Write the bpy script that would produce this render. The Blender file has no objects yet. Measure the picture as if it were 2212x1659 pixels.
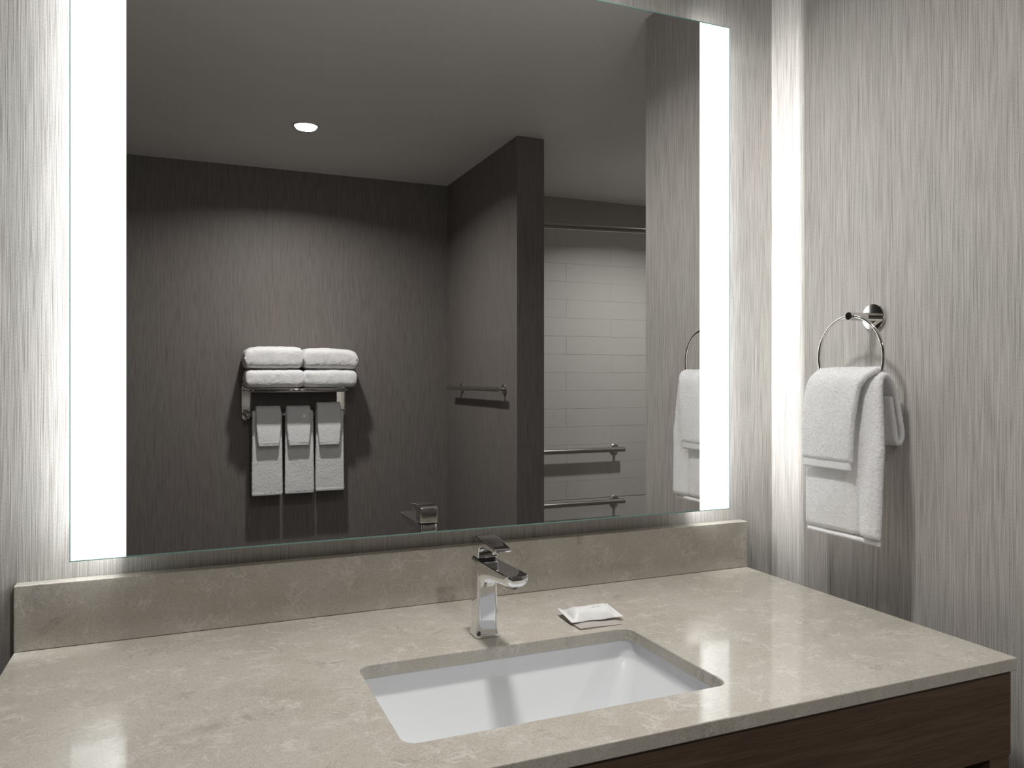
import bpy, bmesh, math, random
from mathutils import Vector, Matrix, noise

S = bpy.context.scene
COL = S.collection
random.seed(7)

# ------------------------------------------------------------------ camera
CZ = 1.285                      # eye height
cam_d = bpy.data.cameras.new('camera')
cam = bpy.data.objects.new('camera', cam_d); COL.objects.link(cam)
cam.location = (0, 0, CZ)
cam.rotation_euler = (math.pi / 2, 0, -math.radians(22.9))
cam_d.sensor_width = 36.0
cam_d.lens = 36.0 * 1685.0 / 2212.0
cam_d.shift_y = -(829.5 - 815.0) / 2212.0 * -1.0 * -1.0
cam_d.clip_start = 0.02
S.camera = cam

# ------------------------------------------------------------------ world / exposure
w = bpy.data.worlds.new('world'); S.world = w
w.use_nodes = True
w.node_tree.nodes['Background'].inputs[0].default_value = (0.75, 0.74, 0.72, 1)
w.node_tree.nodes['Background'].inputs[1].default_value = 0.0
S.view_settings.view_transform = 'Standard'
S.view_settings.look = 'None'
S.view_settings.gamma = 1
S.view_settings.use_curve_mapping = False
S.view_settings.exposure = 0.0
S.cycles.use_denoising = True
S.cycles.max_bounces = 14
S.cycles.diffuse_bounces = 8
S.cycles.glossy_bounces = 8
S.cycles.transmission_bounces = 8
S.cycles.sample_clamp_indirect = 4.0
S.cycles.caustics_reflective = True

P_ROOM, P_VAN, P_SHOW, P_LED, E_STRIP = 13.0, 8.6, 11.5, 3.0, 1.8
WARM = (1.0, 0.98, 0.955)
COOL = (0.985, 1.0, 1.0)

def area_light(name, loc, rot, power, color, shape='DISK', size=0.08, size_y=None, spread=math.pi):
    d = bpy.data.lights.new(name, 'AREA')
    d.energy = power; d.color = color; d.shape = shape; d.size = size
    if size_y: d.size_y = size_y
    d.spread = spread
    o = bpy.data.objects.new(name, d); COL.objects.link(o)
    o.location = loc; o.rotation_euler = rot
    return o

CEIL = CZ + 1.0475
DL = [(0.473, -0.603), (0.456, 1.0), (2.40, -0.58)]
DLS = (1.0, 1.7, 1.0)          # vanity fixture enlarged to soften the spout's shadow
for (x, y), p, sp, k in zip(DL, (P_ROOM, P_VAN, P_SHOW), (152, 150, 144), DLS):
    area_light('downlight_lamp', (x, y, CEIL - 0.012), (0, 0, 0), p, WARM, size=0.08 * k, spread=math.radians(sp))

# dimensions of mirror
MX0, MX1, MI0, MI1 = -0.159, 1.082, -0.081, 1.004
MZ0, MZ1 = CZ - 0.2822, CZ + 0.7498
MY = 1.360
WALL = 1.420                    # face of mirror wall
LEDY = 1.382
area_light('mirror_led_lamp', (MI1 + 0.004, LEDY, (MZ0 + MZ1) / 2), (0, -math.pi / 2, 0), P_LED, COOL, 'RECTANGLE', 1.015, 0.010)
area_light('mirror_led_lamp', (MI0 - 0.004, LEDY, (MZ0 + MZ1) / 2), (0, math.pi / 2, 0), P_LED, COOL, 'RECTANGLE', 1.015, 0.010)

# ------------------------------------------------------------------ material helpers
def new_mat(name):
    m = bpy.data.materials.new(name); m.use_nodes = True
    nt = m.node_tree; b = nt.nodes['Principled BSDF']
    return m, nt, b

def N(nt, t, **kw):
    n = nt.nodes.new(t)
    for k, v in kw.items():
        if k.startswith('i_'):
            key = k[2:].replace('_', ' ')
            n.inputs[key].default_value = v
        else:
            setattr(n, k, v)
    return n

def mapping(nt, scale):
    tc = N(nt, 'ShaderNodeTexCoord'); mp = N(nt, 'ShaderNodeMapping')
    mp.inputs['Scale'].default_value = scale
    nt.links.new(tc.outputs['Object'], mp.inputs['Vector'])
    return mp.outputs['Vector']

def ramp(nt, fac, stops):
    r = N(nt, 'ShaderNodeValToRGB'); cr = r.color_ramp
    while len(cr.elements) < len(stops): cr.elements.new(0.5)
    for e, (p, c) in zip(cr.elements, stops):
        e.position = p; e.color = (c[0], c[1], c[2], 1) if not isinstance(c, (int, float)) else (c, c, c, 1)
    nt.links.new(fac, r.inputs['Fac'])
    return r.outputs['Color']

def mixc(nt, fac, a, b, mode='MIX'):
    m = N(nt, 'ShaderNodeMix', data_type='RGBA', blend_type=mode)
    for sock, v in ((m.inputs['Factor'], fac), (m.inputs['A'], a), (m.inputs['B'], b)):
        pass
    def put(sock, v):
        if isinstance(v, (int, float)): sock.default_value = v
        elif isinstance(v, tuple): sock.default_value = (*v, 1) if len(v) == 3 else v
        else: nt.links.new(v, sock)
    put(m.inputs[0], fac); put(m.inputs[6], a); put(m.inputs[7], b)
    return m.outputs[2]

def noise_tex(nt, vec, scale, detail=2.0, rough=0.5, dist=0.0):
    n = N(nt, 'ShaderNodeTexNoise')
    n.inputs['Scale'].default_value = scale; n.inputs['Detail'].default_value = detail
    n.inputs['Roughness'].default_value = rough; n.inputs['Distortion'].default_value = dist
    nt.links.new(vec, n.inputs['Vector'])
    return n.outputs['Fac']

def bump(nt, b, h, strength, dist):
    bp = N(nt, 'ShaderNodeBump'); bp.inputs['Strength'].default_value = strength
    bp.inputs['Distance'].default_value = dist
    nt.links.new(h, bp.inputs['Height']); nt.links.new(bp.outputs['Normal'], b.inputs['Normal'])

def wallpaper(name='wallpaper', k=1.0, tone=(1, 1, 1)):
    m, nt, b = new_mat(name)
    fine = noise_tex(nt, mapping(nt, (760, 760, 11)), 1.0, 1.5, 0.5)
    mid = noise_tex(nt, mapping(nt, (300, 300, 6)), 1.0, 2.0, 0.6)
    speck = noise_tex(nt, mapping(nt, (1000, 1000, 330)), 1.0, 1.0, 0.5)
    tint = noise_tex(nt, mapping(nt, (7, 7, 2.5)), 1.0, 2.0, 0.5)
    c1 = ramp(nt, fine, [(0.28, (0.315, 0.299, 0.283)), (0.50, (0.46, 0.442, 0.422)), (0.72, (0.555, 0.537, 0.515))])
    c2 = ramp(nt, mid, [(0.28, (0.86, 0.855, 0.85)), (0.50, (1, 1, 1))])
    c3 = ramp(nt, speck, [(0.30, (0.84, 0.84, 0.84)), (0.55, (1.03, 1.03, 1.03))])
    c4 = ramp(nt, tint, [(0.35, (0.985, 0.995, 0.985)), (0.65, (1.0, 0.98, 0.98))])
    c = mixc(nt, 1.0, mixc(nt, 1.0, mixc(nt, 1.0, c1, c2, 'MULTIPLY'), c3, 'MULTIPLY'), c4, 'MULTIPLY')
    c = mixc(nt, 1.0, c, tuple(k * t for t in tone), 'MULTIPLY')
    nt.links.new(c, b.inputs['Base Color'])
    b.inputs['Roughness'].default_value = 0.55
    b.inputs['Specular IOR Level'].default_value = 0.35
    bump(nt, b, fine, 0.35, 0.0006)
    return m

def quartz():
    m, nt, b = new_mat('quartz')
    v = mapping(nt, (1, 1, 1))
    cloud = noise_tex(nt, v, 5.5, 4.0, 0.6)
    base = ramp(nt, cloud, [(0.30, (0.432, 0.398, 0.342)), (0.50, (0.472, 0.438, 0.382)), (0.72, (0.505, 0.472, 0.422))])
    grain = noise_tex(nt, v, 620, 1.5, 0.6)
    g = ramp(nt, grain, [(0.30, 0.80), (0.5, 1.0), (0.72, 1.10)])
    base = mixc(nt, 1.0, base, g, 'MULTIPLY')
    # pale flecks: short broken veins
    def vein(scale, width, seed, patch_lo, patch_hi, patch_scale, dist=1.2, st=(1, 1, 1), amt=0.75):
        vv = mapping(nt, st)
        add = N(nt, 'ShaderNodeVectorMath', operation='ADD'); add.inputs[1].default_value = (seed, seed * 2.1, seed * 0.7)
        nt.links.new(vv, add.inputs[0])
        n = noise_tex(nt, add.outputs[0], scale, 5.0, 0.62, dist)
        sub = N(nt, 'ShaderNodeMath', operation='SUBTRACT'); sub.inputs[1].default_value = 0.5
        nt.links.new(n, sub.inputs[0])
        ab = N(nt, 'ShaderNodeMath', operation='ABSOLUTE'); nt.links.new(sub.outputs[0], ab.inputs[0])
        r = ramp(nt, ab.outputs[0], [(0.0, 1.0), (width, 0.0)])
        p = noise_tex(nt, add.outputs[0], patch_scale, 2.0, 0.5)
        pr = ramp(nt, p, [(patch_lo, 0.0), (patch_hi, 1.0)])
        return mixc(nt, 1.0, mixc(nt, 1.0, r, pr, 'MULTIPLY'), (amt, amt, amt), 'MULTIPLY')
    w1 = vein(22, 0.032, 3.1, 0.50, 0.64, 24, 0.5)
    w2 = vein(48, 0.055, 8.7, 0.50, 0.66, 18, 0.4, (1, 1.7, 1))
    d1 = vein(16, 0.024, 15.3, 0.55, 0.70, 12, 0.8)
    c = mixc(nt, w1, base, (0.62, 0.595, 0.55))
    c = mixc(nt, w2, c, (0.585, 0.56, 0.515))
    c = mixc(nt, d1, c, (0.27, 0.25, 0.22))
    nt.links.new(c, b.inputs['Base Color'])
    b.inputs['Roughness'].default_value = 0.09
    b.inputs['Specular IOR Level'].default_value = 0.36
    bump(nt, b, grain, 0.03, 0.0002)
    return m

def wood():
    m, nt, b = new_mat('walnut')
    v = mapping(nt, (2.5, 40, 55))
    n = noise_tex(nt, v, 1.0, 5.0, 0.6, 0.6)
    v2 = mapping(nt, (14, 300, 420))
    f = noise_tex(nt, v2, 1.0, 2.0, 0.5)
    c = ramp(nt, n, [(0.28, (0.056, 0.034, 0.020)), (0.5, (0.086, 0.053, 0.032)), (0.75, (0.115, 0.073, 0.045))])
    c = mixc(nt, 1.0, c, ramp(nt, f, [(0.3, 0.72), (0.65, 1.15)]), 'MULTIPLY')
    nt.links.new(c, b.inputs['Base Color'])
    b.inputs['Roughness'].default_value = 0.45
    bump(nt, b, f, 0.15, 0.0004)
    return m

def simple(name, col, rough, metal=0.0, spec=0.5, **kw):
    m, nt, b = new_mat(name)
    b.inputs['Base Color'].default_value = (*col, 1)
    b.inputs['Roughness'].default_value = rough
    b.inputs['Metallic'].default_value = metal
    b.inputs['Specular IOR Level'].default_value = spec
    return m, nt, b

def terry():
    m, nt, b = simple('terry_cloth', (0.86, 0.86, 0.865), 0.95, spec=0.1)
    v = mapping(nt, (1, 1, 1))
    n = noise_tex(nt, v, 900, 2.0, 0.7)
    bump(nt, b, n, 0.4, 0.0008)
    b.inputs['Sheen Weight'].default_value = 0.25
    return m

def woven():
    m, nt, b = simple('woven_band', (0.79, 0.79, 0.80), 0.85, spec=0.15)
    wv = N(nt, 'ShaderNodeTexWave', wave_type='BANDS', bands_direction='DIAGONAL')
    wv.inputs['Scale'].default_value = 420; wv.inputs['Distortion'].default_value = 0.5
    nt.links.new(mapping(nt, (1, 1, 1)), wv.inputs['Vector'])
    bump(nt, b, wv.outputs['Fac'], 0.25, 0.0004)
    return m

def paint(name, col, rough=0.7):
    m, nt, b = simple(name, col, rough, spec=0.3)
    n = noise_tex(nt, mapping(nt, (1, 1, 1)), 180, 2.0, 0.5)
    bump(nt, b, n, 0.05, 0.0005)
    return m

M_WALL = wallpaper('wallpaper', 1.10); M_WALL2 = wallpaper('darkened_wallpaper', 0.47, (1.0, 0.955, 0.94)); M_QUARTZ = quartz(); M_WOOD = wood(); M_TERRY = terry(); M_WOVEN = woven()  # M_WALL2 repeats the same paper with its colour scaled darker
M_CHROME, _, _ = simple('polished_chrome', (0.86, 0.865, 0.87), 0.035, 1.0)
M_NICKEL, _, _ = simple('bright_nickel', (0.80, 0.775, 0.735), 0.07, 1.0)
M_STEEL, _, _b = simple('brushed_steel', (0.52, 0.50, 0.48), 0.25, 1.0)
M_BLACK, _, _ = simple('black_gasket', (0.02, 0.02, 0.022), 0.4)
M_MIRROR, _, _ = simple('mirror_silver', (0.80, 0.795, 0.785), 0.0, 1.0)
M_CER, _, _b = simple('white_ceramic', (0.70, 0.715, 0.73), 0.25, spec=0.35)
M_CEIL = paint('ceiling_paint', (0.84, 0.825, 0.80), 0.5)
M_UPPER = paint('shower_upper_paint', (0.40, 0.39, 0.37))
M_TILE, _nt, _b = simple('glazed_tile', (0.60, 0.59, 0.57), 0.38)
bump(_nt, _b, noise_tex(_nt, mapping(_nt, (1, 1, 1)), 7, 2.0, 0.5), 0.12, 0.004)
M_GROUT = paint('tile_grout', (0.62, 0.61, 0.59), 0.9)
M_FLOOR = paint('floor_tile', (0.15, 0.145, 0.14), 0.5)
M_CHASSIS = paint('white_enamel', (0.7, 0.7, 0.7), 0.5)

# frosted backlit glass
M_FROST = bpy.data.materials.new('frosted_glass'); M_FROST.use_nodes = True
nt = M_FROST.node_tree; nt.nodes.clear()
out = N(nt, 'ShaderNodeOutputMaterial')
tr = N(nt, 'ShaderNodeBsdfTranslucent'); tr.inputs['Color'].default_value = (0.16, 0.17, 0.17, 1)
em = N(nt, 'ShaderNodeEmission'); em.inputs['Color'].default_value = (0.965, 0.99, 1.0, 1); em.inputs['Strength'].default_value = E_STRIP
gl = N(nt, 'ShaderNodeBsdfGlossy'); gl.inputs['Color'].default_value = (0.04, 0.04, 0.04, 1); gl.inputs['Roughness'].default_value = 0.02
a1 = N(nt, 'ShaderNodeAddShader'); a2 = N(nt, 'ShaderNodeAddShader')
nt.links.new(tr.outputs[0], a1.inputs[0]); nt.links.new(em.outputs[0], a1.inputs[1])
nt.links.new(a1.outputs[0], a2.inputs[0]); nt.links.new(gl.outputs[0], a2.inputs[1])
nt.links.new(a2.outputs[0], out.inputs['Surface'])

# green-ish polished edge of the glass
M_EDGE = bpy.data.materials.new('polished_glass_edge'); M_EDGE.use_nodes = True
nt = M_EDGE.node_tree; nt.nodes.clear()
out = N(nt, 'ShaderNodeOutputMaterial')
tr = N(nt, 'ShaderNodeBsdfTranslucent'); tr.inputs['Color'].default_value = (0.20, 0.29, 0.27, 1)
df = N(nt, 'ShaderNodeBsdfDiffuse'); df.inputs['Color'].default_value = (0.15, 0.25, 0.23, 1)
a1 = N(nt, 'ShaderNodeAddShader')
nt.links.new(tr.outputs[0], a1.inputs[0]); nt.links.new(df.outputs[0], a1.inputs[1]); nt.links.new(a1.outputs[0], out.inputs['Surface'])

M_LAMP = bpy.data.materials.new('lamp_lens'); M_LAMP.use_nodes = True
b_ = M_LAMP.node_tree.nodes['Principled BSDF']
b_.inputs['Emission Color'].default_value = (1, 0.98, 0.95, 1); b_.inputs['Emission Strength'].default_value = 8.0

# ------------------------------------------------------------------ mesh helpers
def obj(name, bm, mat, parent=None, smooth=False, bevel=0.0, segs=2, auto=None):
    me = bpy.data.meshes.new(name)
    bmesh.ops.recalc_face_normals(bm, faces=bm.faces[:])
    bm.to_mesh(me); bm.free()
    if mat: me.materials.append(mat)
    o = bpy.data.objects.new(name, me); COL.objects.link(o)
    if smooth:
        for p in me.polygons: p.use_smooth = True
        if auto:
            me.set_sharp_from_angle(angle=math.radians(auto))
    if bevel:
        md = o.modifiers.new('bevel', 'BEVEL'); md.width = bevel; md.segments = segs
        md.limit_method = 'ANGLE'; md.angle_limit = math.radians(40); md.harden_normals = False
    if parent: o.parent = parent
    return o

def box(bm, x0, x1, y0, y1, z0, z1):
    v = [bm.verts.new((x, y, z)) for x in (x0, x1) for y in (y0, y1) for z in (z0, z1)]
    for f in ((0, 1, 3, 2), (4, 6, 7, 5), (0, 4, 5, 1), (2, 3, 7, 6), (0, 2, 6, 4), (1, 5, 7, 3)):
        bm.faces.new([v[i] for i in f])
    return bm

def bx(*a):
    return box(bmesh.new(), *a)

def loft(bm, rings, closed=True, caps=True):
    rows = [[bm.verts.new(p) for p in r] for r in rings]
    n = len(rows[0])
    for a, b in zip(rows[:-1], rows[1:]):
        for i in range(n if closed else n - 1):
            j = (i + 1) % n
            bm.faces.new((a[i], a[j], b[j], b[i]))
    if caps:
        bm.faces.new(rows[0][::-1]); bm.faces.new(rows[-1])
    return bm

def rrect(cx, cy, hx, hy, r, seg=6):
    pts = []
    for qx, qy, a0 in ((1, 1, 0), (-1, 1, 90), (-1, -1, 180), (1, -1, 270)):
        for k in range(seg + 1):
            a = math.radians(a0 + 90 * k / seg)
            pts.append((cx + qx * (hx - r) + r * math.cos(a), cy + qy * (hy - r) + r * math.sin(a)))
    return pts

def tube(bm, pts, r, n=20, caps=True):
    pts = [Vector(p) for p in pts]
    rings = []
    up = None
    for i, p in enumerate(pts):
        t = (pts[min(i + 1, len(pts) - 1)] - pts[max(i - 1, 0)]).normalized()
        if up is None:
            up = Vector((0, 0, 1)) if abs(t.z) < 0.9 else Vector((1, 0, 0))
        s = t.cross(up).normalized(); up = s.cross(t).normalized()
        rr = r[i] if isinstance(r, (list, tuple)) else r
        rings.append([p + (s * math.cos(2 * math.pi * k / n) + up * math.sin(2 * math.pi * k / n)) * rr for k in range(n)])
    return loft(bm, rings, True, caps)

def disc_stack(bm, origin, axis, prof, n=40):
    """lathe: prof = list of (distance along axis, radius)"""
    origin = Vector(origin); axis = Vector(axis).normalized()
    up = Vector((0, 0, 1)) if abs(axis.z) < 0.9 else Vector((1, 0, 0))
    s = axis.cross(up).normalized(); u = s.cross(axis)
    rings = [[origin + axis * d + (s * math.cos(2 * math.pi * k / n) + u * math.sin(2 * math.pi * k / n)) * r for k in range(n)] for d, r in prof]
    return loft(bm, rings)

def thing(name, label, cat, loc=(0, 0, 0), group=None):
    o = bpy.data.objects.new(name, None); COL.objects.link(o)
    o.location = loc; o.empty_display_size = 0.05
    tag(o, label, cat, group); return o

def tag(o, label, cat, group=None):
    o['label'] = label; o['category'] = cat
    if group: o['group'] = group
    return o

def adopt(o, root):
    """parent keeping world place (root is unrotated)"""
    o.parent = root
    o.matrix_parent_inverse = Matrix.Translation(-Vector(root.location))
    return o

def struct(name, bm, mat):
    o = obj(name, bm, mat); o['kind'] = 'structure'; return o

# ------------------------------------------------------------------ the room
SY = -1.355                     # face of the far wall (seen in the mirror)
EX = 1.248                      # face of the towel-ring wall
WX, FX = -2.2, 3.05
struct('floor', bx(WX - .1, FX + .1, SY - .1, WALL + .1, -0.06, 0), M_FLOOR)
struct('ceiling', bx(WX - .1, FX + .1, SY - .1, WALL + .1, CEIL, CEIL + 0.06), M_CEIL)
struct('wall_north', bx(WX - .1, FX + .1, WALL, WALL + .1, 0, CEIL), M_WALL)
struct('wall_west', bx(WX - .1, WX, SY, WALL, 0, CEIL), M_WALL2)  # unseen wall, papered dark so the chrome reflects a darker room
struct('wall_east', bx(FX, FX + .1, SY, WALL, 0, CEIL), M_WALL)
struct('wall_east_wing', bx(EX, EX + .13, 0.771, WALL, 0, CEIL), M_WALL)
PX0, PX1, PYE = 1.336, 1.465, -0.386
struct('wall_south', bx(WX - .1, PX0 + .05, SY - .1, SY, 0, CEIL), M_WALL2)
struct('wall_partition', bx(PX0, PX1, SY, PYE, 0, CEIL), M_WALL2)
shower = struct('wall_shower', bx(PX1 - .05, FX + .1, SY - .1, SY - 0.0016, 0, CZ + 0.877), M_GROUT)
struct('wall_shower_upper', bx(PX1 - .05, FX + .1, SY - .1, SY - 0.004, CZ + 0.877, CEIL), M_UPPER)
# wall tiles, one object each
TH, TW, G = 0.1062, 0.60, 0.0014
tile_mesh = {}
def tile(x0, x1, z0, z1):
    key = (round(x1 - x0, 4), round(z1 - z0, 4))
    if key not in tile_mesh:
        bm = bmesh.new(); wx, hz = key[0] / 2 - G / 2, key[1] / 2 - G / 2; c = 0.0006
        loft(bm, [[(-wx, -.007, -hz), (wx, -.007, -hz), (wx, -.007, hz), (-wx, -.007, hz)],
                  [(-wx, -c, -hz), (wx, -c, -hz), (wx, -c, hz), (-wx, -c, hz)],
                  [(-wx + c, 0, -hz + c), (wx - c, 0, -hz + c), (wx - c, 0, hz - c), (-wx + c, 0, hz - c)]])
        me = bpy.data.meshes.new('tile'); bmesh.ops.recalc_face_normals(bm, faces=bm.faces[:]); bm.to_mesh(me); bm.free()
        me.materials.append(M_TILE); tile_mesh[key] = me
    o = bpy.data.objects.new('tile', tile_mesh[key]); COL.objects.link(o)
    o.location = ((x0 + x1) / 2, SY + random.uniform(-0.0004, 0.0004), (z0 + z1) / 2)
    o.parent = shower
for r in range(15):
    z1 = CZ + 0.877 - r * TH; z0 = z1 - TH
    x = PX1 - (TW / 2 if r % 2 else 0)
    while x < FX - 0.01:
        tile(max(x, PX1), min(x + TW, FX), z0, z1); x += TW

# ------------------------------------------------------------------ vanity
CT = CZ - 0.4214                # countertop level
CX0, CX1, CF = -0.238, 1.157, 0.785
BSF = 1.394                     # backsplash front
TK = 0.0195
SKX0, SKX1, SKY0, SKY1 = 0.2345, 0.6915, 0.8705, 1.1335

def counter_mesh():
    bm = bmesh.new()
    inner = rrect((SKX0 + SKX1) / 2, (SKY0 + SKY1) / 2, (SKX1 - SKX0) / 2, (SKY1 - SKY0) / 2, 0.020, 8)
    outer = [(CX0, CF), (CX1, CF), (CX1, WALL - .001), (CX0, WALL - .001)]
    lv = []
    for z in (CT, CT - TK):
        vi = [bm.verts.new((x, y, z)) for x, y in inner]; vo = [bm.verts.new((x, y, z)) for x, y in outer]
        es = [bm.edges.new((l[i], l[(i + 1) % len(l)])) for l in (vi, vo) for i in range(len(l))]
        bmesh.ops.triangle_fill(bm, use_beauty=True, edges=es)
        lv.append((vi, vo))
    for k in (0, 1):
        a, b = lv[0][k], lv[1][k]
        for i in range(len(a)):
            j = (i + 1) % len(a); bm.faces.new((a[i], a[j], b[j], b[i]))
    return bm
ct = obj('countertop', counter_mesh(), M_QUARTZ, bevel=0.0016, segs=3)
tag(ct, 'long beige quartz vanity countertop with a rectangular sink cutout', 'countertop')
bs = obj('backsplash', bx(CX0, CX1, BSF, WALL - .0005, CT + 0.0004, CT + 0.1016), M_QUARTZ, bevel=0.0014, segs=3)
tag(bs, 'low upright beige quartz backsplash along the back of the countertop', 'backsplash')

# cabinet
vc = thing('vanity_cabinet', 'dark walnut vanity frame with deep apron and square legs under the countertop', 'cabinet', ((CX0 + CX1) / 2, 1.1, 0))
AT, AB = CT - TK - 0.001, CT - TK - 0.128
AF = CF + 0.006
X1c, X0c = CX1 - 0.006, CX0 + 0.006
adopt(obj('front_apron', bx(X0c, X1c, AF, AF + .02, AB, AT), M_WOOD, bevel=.0008), vc)
adopt(obj('side_apron', bx(X1c - .02, X1c, AF + .0205, WALL - .02, AB, AT), M_WOOD, bevel=.0008), vc)
adopt(obj('side_apron', bx(X0c, X0c + .02, AF + .0205, WALL - .02, AB, AT), M_WOOD, bevel=.0008), vc)
for lx in (X1c - .045, X0c + .002):
    for ly in (AF + .001, WALL - .07):
        adopt(obj('leg', bx(lx, lx + .043, ly, ly + .043, 0, AB - .0005), M_WOOD, bevel=.0008), vc)
adopt(obj('lower_shelf', bx(X0c + .01, X1c - .01, AF + .05, WALL - .08, 0.22, 0.245), M_WOOD, bevel=.0008), vc)

# sink basin
def basin():
    cx, cy = (SKX0 + SKX1) / 2, (SKY0 + SKY1) / 2
    hx, hy = (SKX1 - SKX0) / 2 + .004, (SKY1 - SKY0) / 2 + .004
    z0 = CT - TK - .0005
    prof = [(0, 0, .024), (-.026, .0005, .026), (-.030, .0018, .027), (-.034, .005, .028), (-.075, .030, .030), (-.108, .050, .034),
            (-.118, .060, .036), (-.124, .075, .036), (-.128, .10, .025)]
    rings = []
    # outer rim flange first
    rings.append([(x, y, z0 - .012) for x, y in rrect(cx, cy, hx + .02, hy + .02, .035, 8)])
    rings.append([(x, y, z0) for x, y in rrect(cx, cy, hx + .02, hy + .02, .035, 8)])
    for dz, ins, r in prof:
        rings.append([(x, y, z0 + dz) for x, y in rrect(cx, cy, hx - ins, hy - ins, min(r, hy - ins - .001), 8)])
    bm = loft(bmesh.new(), rings, True, False)
    return bm, (cx, cy, z0 - .128)
bm, dc = basin()
sk = thing('sink', 'white rectangular undermount sink with sloped walls set below the countertop', 'sink', (dc[0], dc[1], dc[2] - .01))
bo = adopt(obj('basin', bm, M_CER, smooth=True, auto=35), sk)
md = bo.modifiers.new('shell', 'SOLIDIFY'); md.thickness = 0.006; md.offset = 1 if False else -1
adopt(obj('drain', disc_stack(bmesh.new(), (dc[0], dc[1], dc[2] - .004), (0, 0, 1), [(-.012, .034), (.002, .034), (.0045, .031), (.0045, .024), (.003, .023)]), M_CHROME, smooth=True, auto=35), sk)
adopt(obj('drain_floor', bx(dc[0] - .17, dc[0] + .17, dc[1] - .06, dc[1] + .06, dc[2] - .014, dc[2] + .0003), M_CER), sk)

# ------------------------------------------------------------------ faucet
FXc, FYc = 0.456, 1.196
fa = thing('faucet', 'polished chrome single-lever basin faucet behind the white sink', 'faucet', (FXc, FYc, CT))
def fpt(x, y, z): return (FXc + x, FYc + y, CT + z)
# body column
rings = []
for z, h, r in ((0, .0203, .008), (.002, .0205, .008), (.006, .0199, .008), (.014, .0186, .0075), (.030, .0178, .007), (.060, .0175, .0065), (.108, .0175, .006), (.1240, .0175, .006), (.1258, .0168, .0055)):
    rings.append([fpt(x, y, z) for x, y in rrect(0, 0, h, h, r, 8)])
adopt(obj('body', loft(bmesh.new(), rings), M_CHROME, smooth=True, auto=50), fa)
adopt(obj('collar', loft(bmesh.new(), [[fpt(x, y, z) for x, y in rrect(0, 0, .0155, .0155, .005, 6)] for z in (.1250, .1290)]), M_BLACK), fa)
adopt(obj('base_ring', loft(bmesh.new(), [[fpt(x, y, z) for x, y in rrect(0, 0, h, h, .009, 6)] for z, h in ((.0002, .0210), (.0012, .0210), (.0016, .0204))]), M_STEEL, smooth=True, auto=40), fa)
# spout: flat-topped, round-bellied, tapering along -y
def dsec(y, zt, th, hw, tilt=0.0, n=22):
    pts = []
    e = .0012
    pts.append((hw - e, zt)); pts.append((hw, zt - e))
    for k in range(1, n):
        a = math.pi * k / n
        c, s = math.cos(a), math.sin(a)
        px = hw * math.copysign(abs(c) ** 0.62, c)
        pz = zt - e - (th - e) * (abs(s) ** 0.75)
        pts.append((px, pz))
    pts.append((-hw, zt - e)); pts.append((-hw + e, zt))
    return [fpt(px, y - tilt * (pz - zt), pz) for px, pz in pts]
rings = []
for y, zt, th, hw in ((-.010, .1255, .050, .0172), (-.0175, .1258, .044, .0172), (-.024, .1260, .0365, .0172), (-.034, .1263, .0310, .0172), (-.05, .1268, .0272, .0175), (-.08, .1274, .0238, .0178),
                      (-.11, .1280, .0212, .018), (-.125, .1283, .0198, .018), (-.134, .1284, .0185, .0175), (-.1385, .1284, .0165, .0163), (-.141, .1284, .0135, .0145), (-.142, .1282, .009, .0120)):
    rings.append(dsec(y, zt, th, hw))
adopt(obj('spout', loft(bmesh.new(), rings), M_CHROME, smooth=True, auto=40), fa)
adopt(obj('aerator', disc_stack(bmesh.new(), fpt(0, -.122, .1115), (0, 0, -1), [(0, .011), (.0045, .011), (.005, .009)], 24), M_STEEL, smooth=True, auto=40), fa)
# lever: block on the column that sweeps forward into a thin blade
def lsec(z, y0, y1, hw, r=.005):
    cy, hy = (y0 + y1) / 2, (y1 - y0) / 2
    return [fpt(x, y, z) for x, y in rrect(0, cy, hw, hy, min(r, hy * .9), 8)]
lev = bmesh.new()
prof_top = [(.0175, .1595), (.012, .1616), (0, .1630), (-.015, .1632), (-.03, .1620), (-.05, .1597), (-.065, .1578), (-.078, .1566), (-.0815, .1562)]
prof_bot = [(.0175, .1285), (.012, .1285), (0, .1285), (-.0172, .1285), (-.0176, .146), (-.0225, .1512), (-.034, .1525), (-.06, .1512), (-.0800, .1512)]
# side outline (closed polygon in y,z) swept across x with rounding
outline = [(.0172, .1290), (.0175, .1585), (.0150, .1606), (.006, .1624), (-.006, .1632), (-.018, .1630), (-.03, .1618), (-.05, .1596), (-.066, .1577), (-.0785, .1566), (-.0825, .1556),
           (-.0822, .1517), (-.0775, .1494), (-.060, .1500), (-.044, .1509), (-.032, .1502), (-.0245, .1482), (-.0195, .1455), (-.0176, .139), (-.0176, .1290)]
def lring(x):
    return [fpt(x * (1 - .21 * max(0, min(1, (-y - .02) / .06))), y, z) for y, z in outline]
loft(lev, [lring(-.0173), lring(.0173)])
adopt(obj('lever_handle', lev, M_CHROME, smooth=True, auto=40, bevel=.0016, segs=4), fa)

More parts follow.
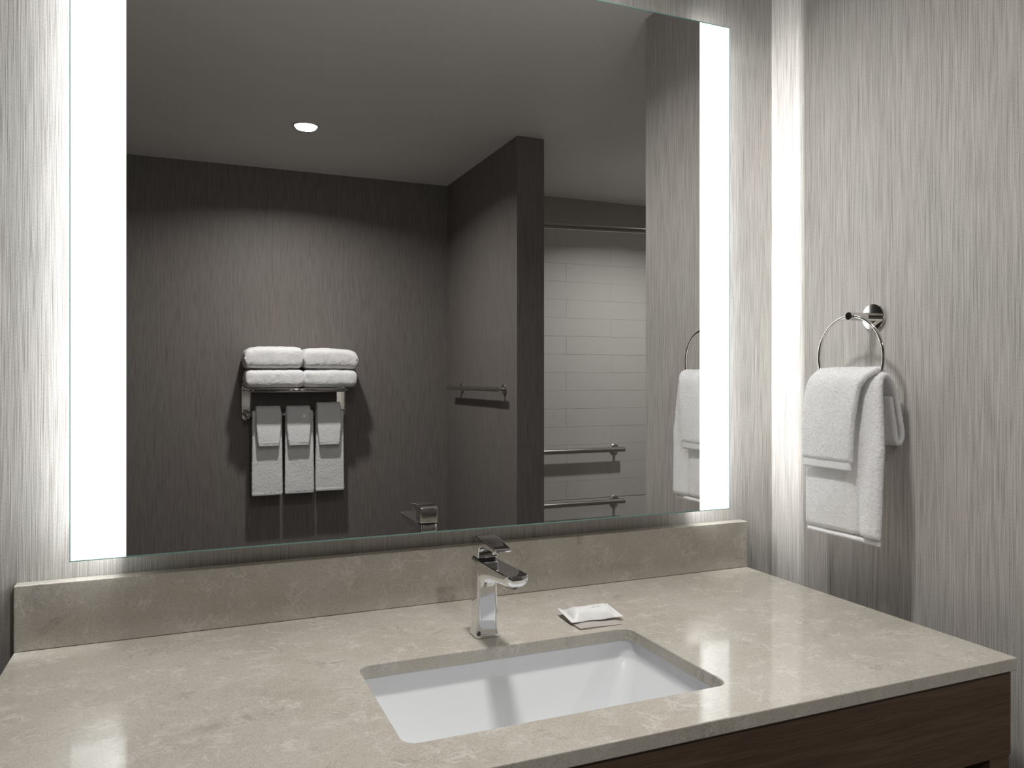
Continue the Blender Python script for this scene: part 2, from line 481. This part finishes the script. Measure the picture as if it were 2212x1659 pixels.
# ------------------------------------------------------------------ mirror
mr = thing('backlit_mirror', 'large backlit wall mirror with frosted lit strips down both sides', 'mirror', ((MX0 + MX1) / 2, MY, MZ0))
adopt(obj('mirror_pane', bx(MI0, MI1, MY, MY + .004, MZ0 + .0022, MZ1 - .0022), M_MIRROR), mr)
for x0, x1 in ((MX0 + .0014, MI0 - .0004), (MI1 + .0004, MX1 - .0014)):
    bm = bmesh.new(); vs = [bm.verts.new(p) for p in ((x0, MY + .0005, MZ0 + .0014), (x1, MY + .0005, MZ0 + .0014), (x1, MY + .0005, MZ1 - .0014), (x0, MY + .0005, MZ1 - .0014))]
    bm.faces.new(vs)
    o = adopt(obj('frosted_strip', bm, M_FROST), mr)
    o['label'] = 'frosted backlit glass strip'
for a in ((MI0 - .0004, MI1 + .0004, MZ0, MZ0 + .0022), (MI0 - .0004, MI1 + .0004, MZ1 - .0022, MZ1), (MX0, MX0 + .0014, MZ0, MZ1), (MX1 - .0014, MX1, MZ0, MZ1),
          (MX0 + .0014, MI0 - .0004, MZ0, MZ0 + .0014), (MI1 + .0004, MX1 - .0014, MZ0, MZ0 + .0014), (MX0 + .0014, MI0 - .0004, MZ1 - .0014, MZ1), (MI1 + .0004, MX1 - .0014, MZ1 - .0014, MZ1)):
    adopt(obj('glass_edge', bx(a[0], a[1], MY - .0005, MY + .0045, a[2], a[3]), M_EDGE), mr)
adopt(obj('light_box', bx(MI0 + .002, MI1 - .002, MY + .0045, WALL - .0005, MZ0 + .02, MZ1 - .02), M_CHASSIS), mr)

# ------------------------------------------------------------------ downlights
labels = ['round recessed ceiling downlight above the towel shelf side of the room', 'round recessed ceiling downlight right over the vanity countertop', 'round recessed ceiling downlight inside the shower']
for (x, y), lb, q in zip(DL, labels, DLS):
    t = thing('downlight', lb, 'ceiling light', (x, y, CEIL), 'recessed ceiling downlights')
    adopt(obj('trim_ring', loft(bmesh.new(), [[(x + q * r * math.cos(2 * math.pi * k / 48), y + q * r * math.sin(2 * math.pi * k / 48), CEIL + z) for k in range(48)] for r, z in ((.056, 0), (.055, -.004), (.048, -.005), (.046, -.002), (.046, 0))], True, False), M_CHASSIS, smooth=True), t)
    adopt(obj('lens', disc_stack(bmesh.new(), (x, y, CEIL - .0005), (0, 0, -1), [(0, .046 * q), (.0035, .046 * q), (.0045, .043 * q)], 48), M_LAMP), t)

# ------------------------------------------------------------------ towel ring
RY, RZ = 1.1296, CZ + 0.1176
rg = thing('towel_ring', 'polished nickel towel ring on a round wall flange beside the mirror', 'towel ring', (EX, RY, RZ))
adopt(obj('wall_flange', disc_stack(bmesh.new(), (EX, RY, RZ), (-1, 0, 0), [(0, .0262), (.005, .0262), (.0066, .0252), (.0068, .010)]), M_NICKEL, smooth=True, auto=30), rg)
adopt(obj('post', disc_stack(bmesh.new(), (EX - .006, RY, RZ), (-1, 0, 0), [(0, .0082), (.0622, .0082), (.0632, .0074)], 32), M_NICKEL, smooth=True, auto=30), rg)
RRAD = 0.079
ringc = Vector((1.1865, RY + .004, RZ - RRAD))
pts = [ringc + Vector((0, RRAD * math.sin(2 * math.pi * k / 96), RRAD * math.cos(2 * math.pi * k / 96))) for k in range(97)]
adopt(obj('ring', tube(bmesh.new(), pts, .0031, 14), M_NICKEL, smooth=True), rg)

# ------------------------------------------------------------------ cloth
def resample(pts, step):
    pts = [Vector(p) for p in pts]
    # catmull-rom
    out = []
    n = len(pts)
    for i in range(n - 1):
        p0, p1, p2, p3 = pts[max(i - 1, 0)], pts[i], pts[i + 1], pts[min(i + 2, n - 1)]
        m = max(2, int((p2 - p1).length / (step * .25)))
        for k in range(m):
            t = k / m
            out.append(0.5 * ((2 * p1) + (p2 - p0) * t + (2 * p0 - 5 * p1 + 4 * p2 - p3) * t * t + (3 * p1 - p0 - 3 * p2 + p3) * t ** 3))
    out.append(pts[-1])
    res = [out[0]]; acc = 0
    for a, b in zip(out[:-1], out[1:]):
        acc += (b - a).length
        if acc >= step: res.append(b); acc = 0
    return res

def ribbon(path, edges, thick, step, fuzz, wrinkle=0.0, seed=0.0, across='y', round_ends=True, wscale=14, fold=None):
    """path: points (d, z) in the plane normal to the cloth's width axis.
    edges: function(u)->(a0,a1) in width axis; thick: function(u) or number."""
    rp = resample([(p[0], p[1], 0) for p in path], step)
    L = len(rp)
    nrm = []
    for i in range(L):
        t = (rp[min(i + 1, L - 1)] - rp[max(i - 1, 0)]).normalized()
        nrm.append(Vector((t.y, -t.x, 0)))
    a0, a1 = edges(0.5)
    nw = max(8, int((a1 - a0) / step))
    rings = []
    rnd = random.Random(int(seed * 100) + 5)
    for i in range(L):
        u = i / (L - 1)
        e0, e1 = edges(u); th = thick(u) if callable(thick) else thick
        if round_ends:
            d = min(i, L - 1 - i) * step
            th *= min(1, math.sqrt(max(0.05, min(1, d / (th * .5)))))
        row = []
        for side in (1, -1):
            rng = range(nw + 1) if side == 1 else range(nw, -1, -1)
            for j in rng:
                s = j / nw
                a = e0 + (e1 - e0) * s
                dd = min(s, 1 - s) * (e1 - e0)
                prof = math.sqrt(max(0.0, 1 - (1 - min(1, dd / (th * .55))) ** 2))
                prof = max(prof, .08)
                p = rp[i] + nrm[i] * (side * th * .5 * prof)
                wv = Vector((a * wscale, rp[i].y * wscale * .55, seed + rp[i].x * 4))
                off = noise.noise(wv) * wrinkle + noise.noise(wv * 3.1) * wrinkle * .3
                if fold: off += fold(s, u)
                p = p + nrm[i] * off
                fz = (rnd.random() - .5) * 2 * fuzz
                p = p + nrm[i] * (side * fz)
                a += (rnd.random() - .5) * fuzz * (2.2 if dd < th * .6 else .8)
                row.append((p.x, a, p.y) if across == 'y' else (a, p.x, p.y + (rnd.random() - .5) * fuzz))
        rings.append(row)
    return loft(bmesh.new(), rings)

def Z(v): return CZ + v
# hand towel on the ring
def lerp_tab(tab, u):
    for (u0, v0), (u1, v1) in zip(tab[:-1], tab[1:]):
        if u <= u1:
            t = (u - u0) / (u1 - u0); t = max(0, min(1, t))
            return tuple(a + (b - a) * t for a, b in zip(v0, v1))
    return tab[-1][1]
def long_edges(u):
    return lerp_tab([(0, (1.040, 1.224)), (.30, (1.036, 1.226)), (.52, (1.046, 1.213)), (.58, (1.050, 1.205)), (.75, (1.050, 1.16)), (1, (1.052, 1.16))], u)
def long_thick(u): return lerp_tab([(0, (.012,)), (.35, (.014,)), (.55, (.013,)), (.62, (.010,)), (1, (.010,))], u)[0]
def long_fold(s, u):
    k = max(0, 1 - u / .62)
    return k * (0.008 * math.exp(-((s - .11) / .11) ** 2) - 0.007 * math.exp(-((s - .29) / .055) ** 2))
path = [(1.166, Z(-.295)), (1.167, Z(-.22)), (1.169, Z(-.12)), (1.172, Z(-.04)), (1.177, Z(-.008)), (1.188, Z(.002)), (1.200, Z(-.004)), (1.2175, Z(-.035)),
        (1.2305, Z(-.085)), (1.2335, Z(-.108)), (1.228, Z(-.121)), (1.2185, Z(-.117)), (1.2125, Z(-.09)), (1.204, Z(-.035))]
ht = obj('hand_towel', ribbon(path, long_edges, long_thick, .0016, .00045, .0026, 1.3, fold=lambda s, u: -long_fold(s, u)), M_TERRY, smooth=True)
tag(ht, 'white terry hand towel hanging from the towel ring beside the mirror', 'towel')
def flap_edges(u):
    return lerp_tab([(0, (1.093, 1.2175)), (.35, (1.088, 1.218)), (.62, (1.078, 1.212)), (.78, (1.058, 1.202)), (1, (1.060, 1.19))], u)
fpath = [(1.150, Z(-.1605)), (1.1495, Z(-.11)), (1.151, Z(-.05)), (1.156, Z(-.010)), (1.168, Z(.007)), (1.184, Z(.0135)), (1.199, Z(.007)), (1.207, Z(-.012))]
fl = obj('folded_flap', ribbon(fpath, flap_edges, .0115, .0016, .00045, .0020, 4.1), M_TERRY, smooth=True)
fl.parent = ht
def hem(path, e0, e1, th, step=.003, seed=0.0, across='y', parent=None, name='hem'):
    o = obj(name, ribbon(path, lambda u: (e0, e1), th, step, .00015, .0008, seed, across, wscale=14, round_ends=False), M_WOVEN, smooth=True)
    if parent: o.parent = parent
    return o
def pile(src, count, length, seed):
    """terry loops: short thin blades standing off the cloth surface"""
    rnd = random.Random(seed)
    me = src.data; polys = me.polygons; vs = me.vertices
    verts, faces = [], []
    areas = []; acc = 0
    for p in polys:
        acc += p.area if len(p.vertices) == 4 and p.area < 2e-5 else 0; areas.append(acc)
    import bisect
    for _ in range(count):
        p = polys[bisect.bisect_left(areas, rnd.random() * acc) % len(polys)]
        c = p.center; a = vs[p.vertices[0]].co; b = vs[p.vertices[2]].co
        base = c + (a - c) * rnd.random() * .8 + (b - c) * rnd.random() * .8
        n = (p.normal + Vector((rnd.uniform(-1, 1), rnd.uniform(-1, 1), rnd.uniform(-1.1, .7))) * .6).normalized()
        t = n.cross(Vector((rnd.uniform(-1, 1), rnd.uniform(-1, 1), rnd.uniform(-1, 1)))).normalized() * .00020
        k = len(verts); L_ = length * rnd.uniform(.55, 1.15)
        verts += [tuple(base - t), tuple(base + t), tuple(base + t * .8 + n * L_), tuple(base - t * .8 + n * L_)]
        faces.append((k, k + 1, k + 2, k + 3))
    m2 = bpy.data.meshes.new('terry_pile'); m2.from_pydata(verts, [], faces); m2.materials.append(M_TERRY)
    o = bpy.data.objects.new('terry_pile', m2); COL.objects.link(o); o.parent = src; o['kind'] = 'stuff'
    return o
pile(ht, 90000, .0013, 1); pile(fl, 50000, .0013, 2)
hem([(1.1505, Z(-.176)), (1.150, Z(-.166)), (1.150, Z(-.158))], 1.095, 1.2165, .0060, seed=4.1, parent=ht)
bh = obj('hem', ribbon([(1.166, Z(-.308)), (1.166, Z(-.302)), (1.1663, Z(-.2975))], lambda u: (1.042, 1.2225), .0085, .0025, .0006, .002, 1.3), M_TERRY, smooth=True)
bh.parent = ht
hp = pile(bh, 9000, .0018, 3); hp.parent = ht

# ------------------------------------------------------------------ towel shelf on the far wall
def W(yp): return 2 * MY - yp      # mirror image distance -> real y
SHY = SY
ts = thing('towel_shelf', 'chrome wall towel shelf with rails and a lower hanging bar', 'shelf', (0.52, SY, Z(-.2)))
def plate(xc):
    pts = []
    hw, z0, z1 = .0245, Z(-.213), Z(-.020)
    ring = []
    n = 14
    for k in range(n + 1):
        a = math.pi * k / n; ring.append((xc + hw * math.cos(a), z1 - hw + hw * math.sin(a)))
    for k in range(n + 1):
        a = math.pi + math.pi * k / n; ring.append((xc + hw * math.cos(a), z0 + hw + hw * math.sin(a)))
    rings = [[(x, SY + .0005, z) for x, z in ring], [(x, SY + .010, z) for x, z in ring],
             [(xc + (x - xc) * .88, SY + .0125, z) for x, z in ring], [(xc + (x - xc) * .80, SY + .0105, z) for x, z in ring]]
    return loft(bmesh.new(), rings)
SF = W(3.88)                  # front of shelf (real y)
for xc in (.289, .754):
    adopt(obj('wall_plate', plate(xc), M_NICKEL, smooth=True, auto=30), ts)
sgn = 1
for xc, s in ((.289, 1), (.754, -1)):
    # side arm of shelf, from plate to front
    bm = bmesh.new()
    tube(bm, [(xc, SY + .008, Z(-.062)), (xc, SF - .06, Z(-.062)), (xc + s * .003, SF - .025, Z(-.062)), (xc + s * .014, SF - .006, Z(-.062)), (xc + s * .035, SF, Z(-.062))], .0085, 16)
    adopt(obj('side_arm', bm, M_NICKEL, smooth=True), ts)
    # hook arm holding the lower bar
    bm = bmesh.new()
    pts = []
    for k in range(13):
        a = math.radians(-90 + 15 * k * 1.0)
        pts.append((xc, SY + .062 + .018 * math.cos(a), Z(-.186) + .018 * math.sin(a)))
    pts = [(xc, SY + .010, Z(-.204)), (xc, SY + .04, Z(-.204))] + pts[1:]
    tube(bm, pts, .0075, 14)
    adopt(obj('bar_hook', bm, M_NICKEL, smooth=True), ts)
adopt(obj('front_rail', tube(bmesh.new(), [(.289 + .022, SF, Z(-.062)), (.762 - .022, SF, Z(-.062))], .0098, 20), M_NICKEL, smooth=True), ts)
for k in range(4):
    yy = SY + .030 + k * .042
    adopt(obj('shelf_rail', tube(bmesh.new(), [(.289, yy, Z(-.0600)), (.754, yy, Z(-.0600))], .0055, 14), M_NICKEL, smooth=True), ts)
BY, BZ = SY + .075, Z(-.183)
adopt(obj('hanging_bar', tube(bmesh.new(), [(.276, BY, BZ), (.767, BY, BZ)], .0080, 18), M_NICKEL, smooth=True), ts)

# folded bath towels
def pillow(x0, x1, y0, y1, z0, z1, seed, droop=(0, 0), px=6.0):
    """soft folded towel: rounded slab with a fold groove and terry surface"""
    bm = bmesh.new()
    rnd = random.Random(int(seed * 10))
    nx, na = 66, 110
    hx, hy, hz = (x1 - x0) / 2, (y1 - y0) / 2, (z1 - z0) / 2
    cx, cy, cz = (x0 + x1) / 2, (y0 + y1) / 2, (z0 + z1) / 2
    rings = []
    for i in range(nx + 1):
        t = -1 + 2 * i / nx
        sx = math.copysign(abs(t) ** .8, t)
        k = max(0.0, 1 - abs(sx) ** 14) ** (1 / 3.6)
        k = max(k, .30)
        ring = []
        for j in range(na):
            a = 2 * math.pi * j / na
            c, s = math.cos(a), math.sin(a)
            ex = .42
            yy = math.copysign(abs(c) ** ex, c); zz = math.copysign(abs(s) ** .50, s)
            # side groove between the two folded layers (on the two x ends and the back)
            kk = .72 + .28 * k
            x = cx + sx * hx * (1 - .02 * abs(zz))
            y = cy + yy * hy * (kk if abs(sx) > .8 else 1)
            z = cz + zz * hz * k
            z += (droop[0] * max(0, -sx) ** 3 + droop[1] * max(0, sx) ** 3) * (1 if zz > 0 else .2)
            v = Vector((x * 11, y * 11, z * 9 + seed))
            d = noise.noise(v) * .0035 + noise.noise(v * 3.3) * .0016
            d *= min(1, k * 1.2)
            x += d * .6 + rnd.uniform(-.0008, .0008); y += yy * d + rnd.uniform(-.0009, .0009); z += zz * d + rnd.uniform(-.0009, .0009)
            ring.append((x, y, z))
        rings.append(ring)
    return loft(bm, rings)
BT = [(.266, .543, Z(.0415), Z(.148), (-.014, 0), 'white folded bath towel, upper one on the left of the shelf stack'),
      (.541, .812, Z(.0415), Z(.144), (0, -.020), 'white folded bath towel, upper one on the right of the shelf stack'),
      (.271, .548, Z(-.0500), Z(.0385), (0, 0), 'white folded bath towel, lower one on the left of the shelf stack'),
      (.538, .804, Z(-.0500), Z(.0385), (0, 0), 'white folded bath towel, lower one on the right of the shelf stack')]
for k, (x0, x1, z0, z1, dr, lb) in enumerate(BT):
    o = obj('bath_towel', pillow(x0, x1, SY + .012, SF + .012, z0, z1, 3.7 * k + 2, dr), M_TERRY, smooth=True)
    tag(o, lb, 'towel', 'folded bath towels on the shelf')

# hanging hand towels with a washcloth over each
HT = [(.309, .455, -.572, 'left'), (.4645, .607, -.570, 'middle'), (.614, .757, -.565, 'right')]
WC = [(.328, .445, -.142, -.330), (.471, .588, -.142, -.330), (.619, .738, -.126, -.332)]
for k, ((x0, x1, zb, side), (wx0, wx1, wt, wb)) in enumerate(zip(HT, WC)):
    f, bk = BY + .015, BY - .015
    path = [(f + .003, Z(zb)), (f + .001, Z(zb + .15)), (f, Z(-.23)), (f - .001, Z(-.190)), (BY + .009, Z(-.172)), (BY, Z(-.1675)), (BY - .009, Z(-.172)), (bk + .001, Z(-.190)), (bk, Z(-.25)), (bk - .001, Z(zb + .03))]
    def ed(u, x0=x0, x1=x1):
        k2 = max(0, .5 - u) * 2
        return (x0 + .004 * (1 - k2), x1 - .004 * (1 - k2))
    o = obj('hand_towel', ribbon(path, ed, .010, .0034, .0010, .0022, 20 + 3 * k, 'x', wscale=16), M_TERRY, smooth=True)
    place = {'left': 'leftmost of the three on the shelf bar', 'middle': 'middle one of the three on the shelf bar', 'right': 'rightmost of the three on the shelf bar'}[side]
    tag(o, 'long white hand towel under a washcloth, ' + place, 'towel', 'hand towels on the lower shelf bar')
    hem([(f + .003, Z(zb - .006)), (f + .003, Z(zb + .004)), (f + .003, Z(zb + .012))], x0 + .001, x1 - .001, .0105, .004, 20 + 3 * k, 'x', o)
    g = BY + .030
    wpath = [(g + .018, Z(wb)), (g + .012, Z(wb + .07)), (g + .004, Z(-.20)), (g - .001, Z(wt - .030)), (BY + .021, Z(wt - .013)), (BY + .006, Z(wt - .006)), (BY - .012, Z(wt - .011)), (BY - .025, Z(wt - .035)), (BY - .030, Z(-.22)), (BY - .030, Z(wb + .03))]
    def wed(u, x0=wx0, x1=wx1):
        tpr = max(0, 1 - u / .25) * .0085
        return (x0 + tpr, x1 - tpr)
    q = obj('washcloth', ribbon(wpath, wed, .014, .0030, .0009, .0016, 40 + 3 * k, 'x', wscale=16), M_TERRY, smooth=True)
    tag(q, 'small white washcloth draped over the ' + {'left': 'leftmost', 'middle': 'middle', 'right': 'rightmost'}[side] + ' hanging hand towel', 'washcloth', 'washcloths on the lower shelf bar')
    hem([(g + .0185, Z(wb - .006)), (g + .018, Z(wb + .002)), (g + .0175, Z(wb + .008))], wx0 + .010, wx1 - .010, .011, .004, 40 + 3 * k, 'x', q)

# ------------------------------------------------------------------ towel bar on the partition
tb = thing('towel_bar', 'slim dark chrome towel bar on the side of the partition wall', 'towel bar', (PX0, W(3.53), Z(-.054)))
zb_ = Z(-.054)
yn, yf = W(3.215), W(3.90)
adopt(obj('bar', tube(bmesh.new(), [(1.283, yn + .012, zb_), (1.283, yn + .010, zb_), (1.283, yf, zb_), (1.283, yf - .002, zb_)], [.008, .0105, .0105, .008], 24), M_STEEL, smooth=True, auto=30), tb)
for yy in (W(3.248), W(3.822)):
    adopt(obj('mount_post', tube(bmesh.new(), [(PX0 - .004, yy, zb_), (1.286, yy, zb_)], .0068, 18), M_STEEL, smooth=True, auto=30), tb)
    adopt(obj('mount_flange', disc_stack(bmesh.new(), (PX0, yy, zb_), (-1, 0, 0), [(0, .0255), (.005, .0255), (.007, .023)]), M_STEEL, smooth=True, auto=30), tb)

# ------------------------------------------------------------------ shower fittings
for z, lb in ((-.428, 'upper of two stainless grab bars on the tiled shower wall'), (-.735, 'lower of two stainless grab bars on the tiled shower wall')):
    t = thing('grab_bar', lb, 'grab bar', (1.97, SY, Z(z)), 'shower grab bars')
    yb = SY + .055
    adopt(obj('rail', tube(bmesh.new(), [(1.515, yb, Z(z)), (1.518, yb, Z(z)), (2.424, yb, Z(z)), (2.427, yb, Z(z))], [.012, .0150, .0150, .012], 28), M_STEEL, smooth=True, auto=35), t)
    for x in (1.56, 2.385):
        adopt(obj('mount_post', tube(bmesh.new(), [(x, SY + .004, Z(z)), (x, yb, Z(z))], .009, 18), M_STEEL, smooth=True, auto=35), t)
        adopt(obj('mount_flange', disc_stack(bmesh.new(), (x, SY + .0006, Z(z)), (0, 1, 0), [(0, .030), (.006, .030), (.009, .026)]), M_STEEL, smooth=True, auto=35), t)
rod = thing('shower_rod', 'dark chrome shower curtain rod crossing high in the shower opening', 'curtain rod', (2.2, -.44, Z(.69)))
adopt(obj('rod', tube(bmesh.new(), [(PX1 + .004, -.46, Z(.683)), (FX - .004, -.46, Z(.725))], .0125, 24), M_STEEL, smooth=True, auto=35), rod)
adopt(obj('end_flange', disc_stack(bmesh.new(), (PX1 + .0005, -.46, Z(.683)), (1, 0, 0), [(0, .033), (.006, .033), (.012, .018)]), M_STEEL, smooth=True, auto=35), rod)
adopt(obj('end_flange', disc_stack(bmesh.new(), (FX - .0005, -.46, Z(.725)), (-1, 0, 0), [(0, .033), (.006, .033), (.012, .018)]), M_STEEL, smooth=True, auto=35), rod)

# ------------------------------------------------------------------ soap on its folded paper sleeve
m_pack, _, _ = simple('white_wrapper', (0.74, 0.74, 0.73), 0.42)
m_card, _nt, _b = simple('taupe_paper', (0.42, 0.385, 0.355), 0.55)
m_ink, _, _ = simple('grey_ink', (0.42, 0.42, 0.42), 0.7)
def card():
    bm = bmesh.new()
    x0, x1, y0, y1 = .6105, .692, 1.1525, 1.2335
    n = 14
    top, bot = [], []
    for i in range(n + 1):
        for j in range(n + 1):
            u, v = i / n, j / n
            x = x0 + (x1 - x0) * u; y = y0 + (y1 - y0) * v
            z = CT + .0026 + .0006 * math.sin(u * 5) - .0014 * u
            top.append(bm.verts.new((x, y, z))); bot.append(bm.verts.new((x + .0006, y + .0004, CT + .0004 + (.0006 if u < .1 else 0))))
    idx = lambda i, j: i * (n + 1) + j
    for i in range(n):
        for j in range(n):
            bm.faces.new((top[idx(i, j)], top[idx(i + 1, j)], top[idx(i + 1, j + 1)], top[idx(i, j + 1)]))
            bm.faces.new((bot[idx(i, j)], bot[idx(i, j + 1)], bot[idx(i + 1, j + 1)], bot[idx(i + 1, j)]))
    per = [idx(i, 0) for i in range(n)] + [idx(n, j) for j in range(n)] + [idx(i, n) for i in range(n, 0, -1)] + [idx(0, j) for j in range(n, 0, -1)]
    for a, b in zip(per, per[1:] + per[:1]):
        bm.faces.new((top[a], bot[a], bot[b], top[b]))
    return bm
cd = tag(obj('paper_packet', card(), m_card), 'flat square taupe paper packet under the wrapped soap', 'packet')
# pouch
PC = Vector((.657, 1.205, CT + .0042)); PA = math.radians(-3)
def pouch_pt(u, v, side):
    """u along length -1..1, v across -1..1"""
    L, Wd = .049, .0315
    body = max(0, 1 - max(0, (abs(u) - .55) / .30) ** 2) if abs(u) < .85 else 0
    body = max(0, min(1, body))
    hgt = .0085 * body * max(0, 1 - abs(v) ** 2.6) + .0006
    wd = Wd * (1 - .16 * body * 1 + .04 * math.sin(7 * u))
    x = u * L; y = v * wd
    lift = .006 * max(0, u - .45) ** 1 * (1 + .8 * v) + .007 * max(0, -u - .5) * (1 + v) + .0022
    cr = noise.noise(Vector((u * 2.6, v * 2.2, 3.3))) * .0032 * (.4 + body) + noise.noise(Vector((u * 6, v * 4, 9.1))) * .0012
    dome = body * max(0, 1 - abs(v) ** 2.2)
    z = lift * (1 - .6 * body) + (.0165 * dome + .0010 + cr * .45 * (.35 + dome) if side > 0 else .0002)
    c, s = math.cos(PA), math.sin(PA)
    return Vector((PC.x + x * c - y * s, PC.y + x * s + y * c, max(PC.z + z - .001, CT + .0035)))
def pouch():
    bm = bmesh.new(); nu, nv = 70, 40
    G1 = [[bm.verts.new(pouch_pt(-1 + 2 * i / nu, -1 + 2 * j / nv, 1)) for j in range(nv + 1)] for i in range(nu + 1)]
    G2 = [[bm.verts.new(pouch_pt(-1 + 2 * i / nu, -1 + 2 * j / nv, -1)) for j in range(nv + 1)] for i in range(nu + 1)]
    for i in range(nu):
        for j in range(nv):
            bm.faces.new((G1[i][j], G1[i + 1][j], G1[i + 1][j + 1], G1[i][j + 1]))
            bm.faces.new((G2[i][j], G2[i][j + 1], G2[i + 1][j + 1], G2[i + 1][j]))
    for i in range(nu):
        bm.faces.new((G1[i][0], G2[i][0], G2[i + 1][0], G1[i + 1][0])); bm.faces.new((G1[i][nv], G1[i + 1][nv], G2[i + 1][nv], G2[i][nv]))
    for j in range(nv):
        bm.faces.new((G1[0][j], G1[0][j + 1], G2[0][j + 1], G2[0][j])); bm.faces.new((G1[nu][j], G2[nu][j], G2[nu][j + 1], G1[nu][j + 1]))
    return bm
so = tag(obj('soap', pouch(), m_pack, smooth=True, auto=60), 'white wrapped soap bar lying on a taupe packet behind the sink', 'soap')
# faint printed lines (illegible small lettering in the photograph)
bm = bmesh.new()
def mark(u0, u1, v, hv):
    q = [pouch_pt(u0, v - hv, 1), pouch_pt(u1, v - hv, 1), pouch_pt(u1, v + hv, 1), pouch_pt(u0, v + hv, 1)]
    bm.faces.new([bm.verts.new(p + Vector((0, 0, .0007))) for p in q])
rr = random.Random(3)
for u0, u1, v in ((-.26, .26, .08), (.00, .14, -.24), (.20, .32, -.24)):
    u = u0
    while u < u1:
        l = rr.uniform(.010, .022); mark(u, min(u + l, u1), v, rr.uniform(.018, .034)); u += l + .009
pm = obj('printed_lines', bm, m_ink); pm.parent = so
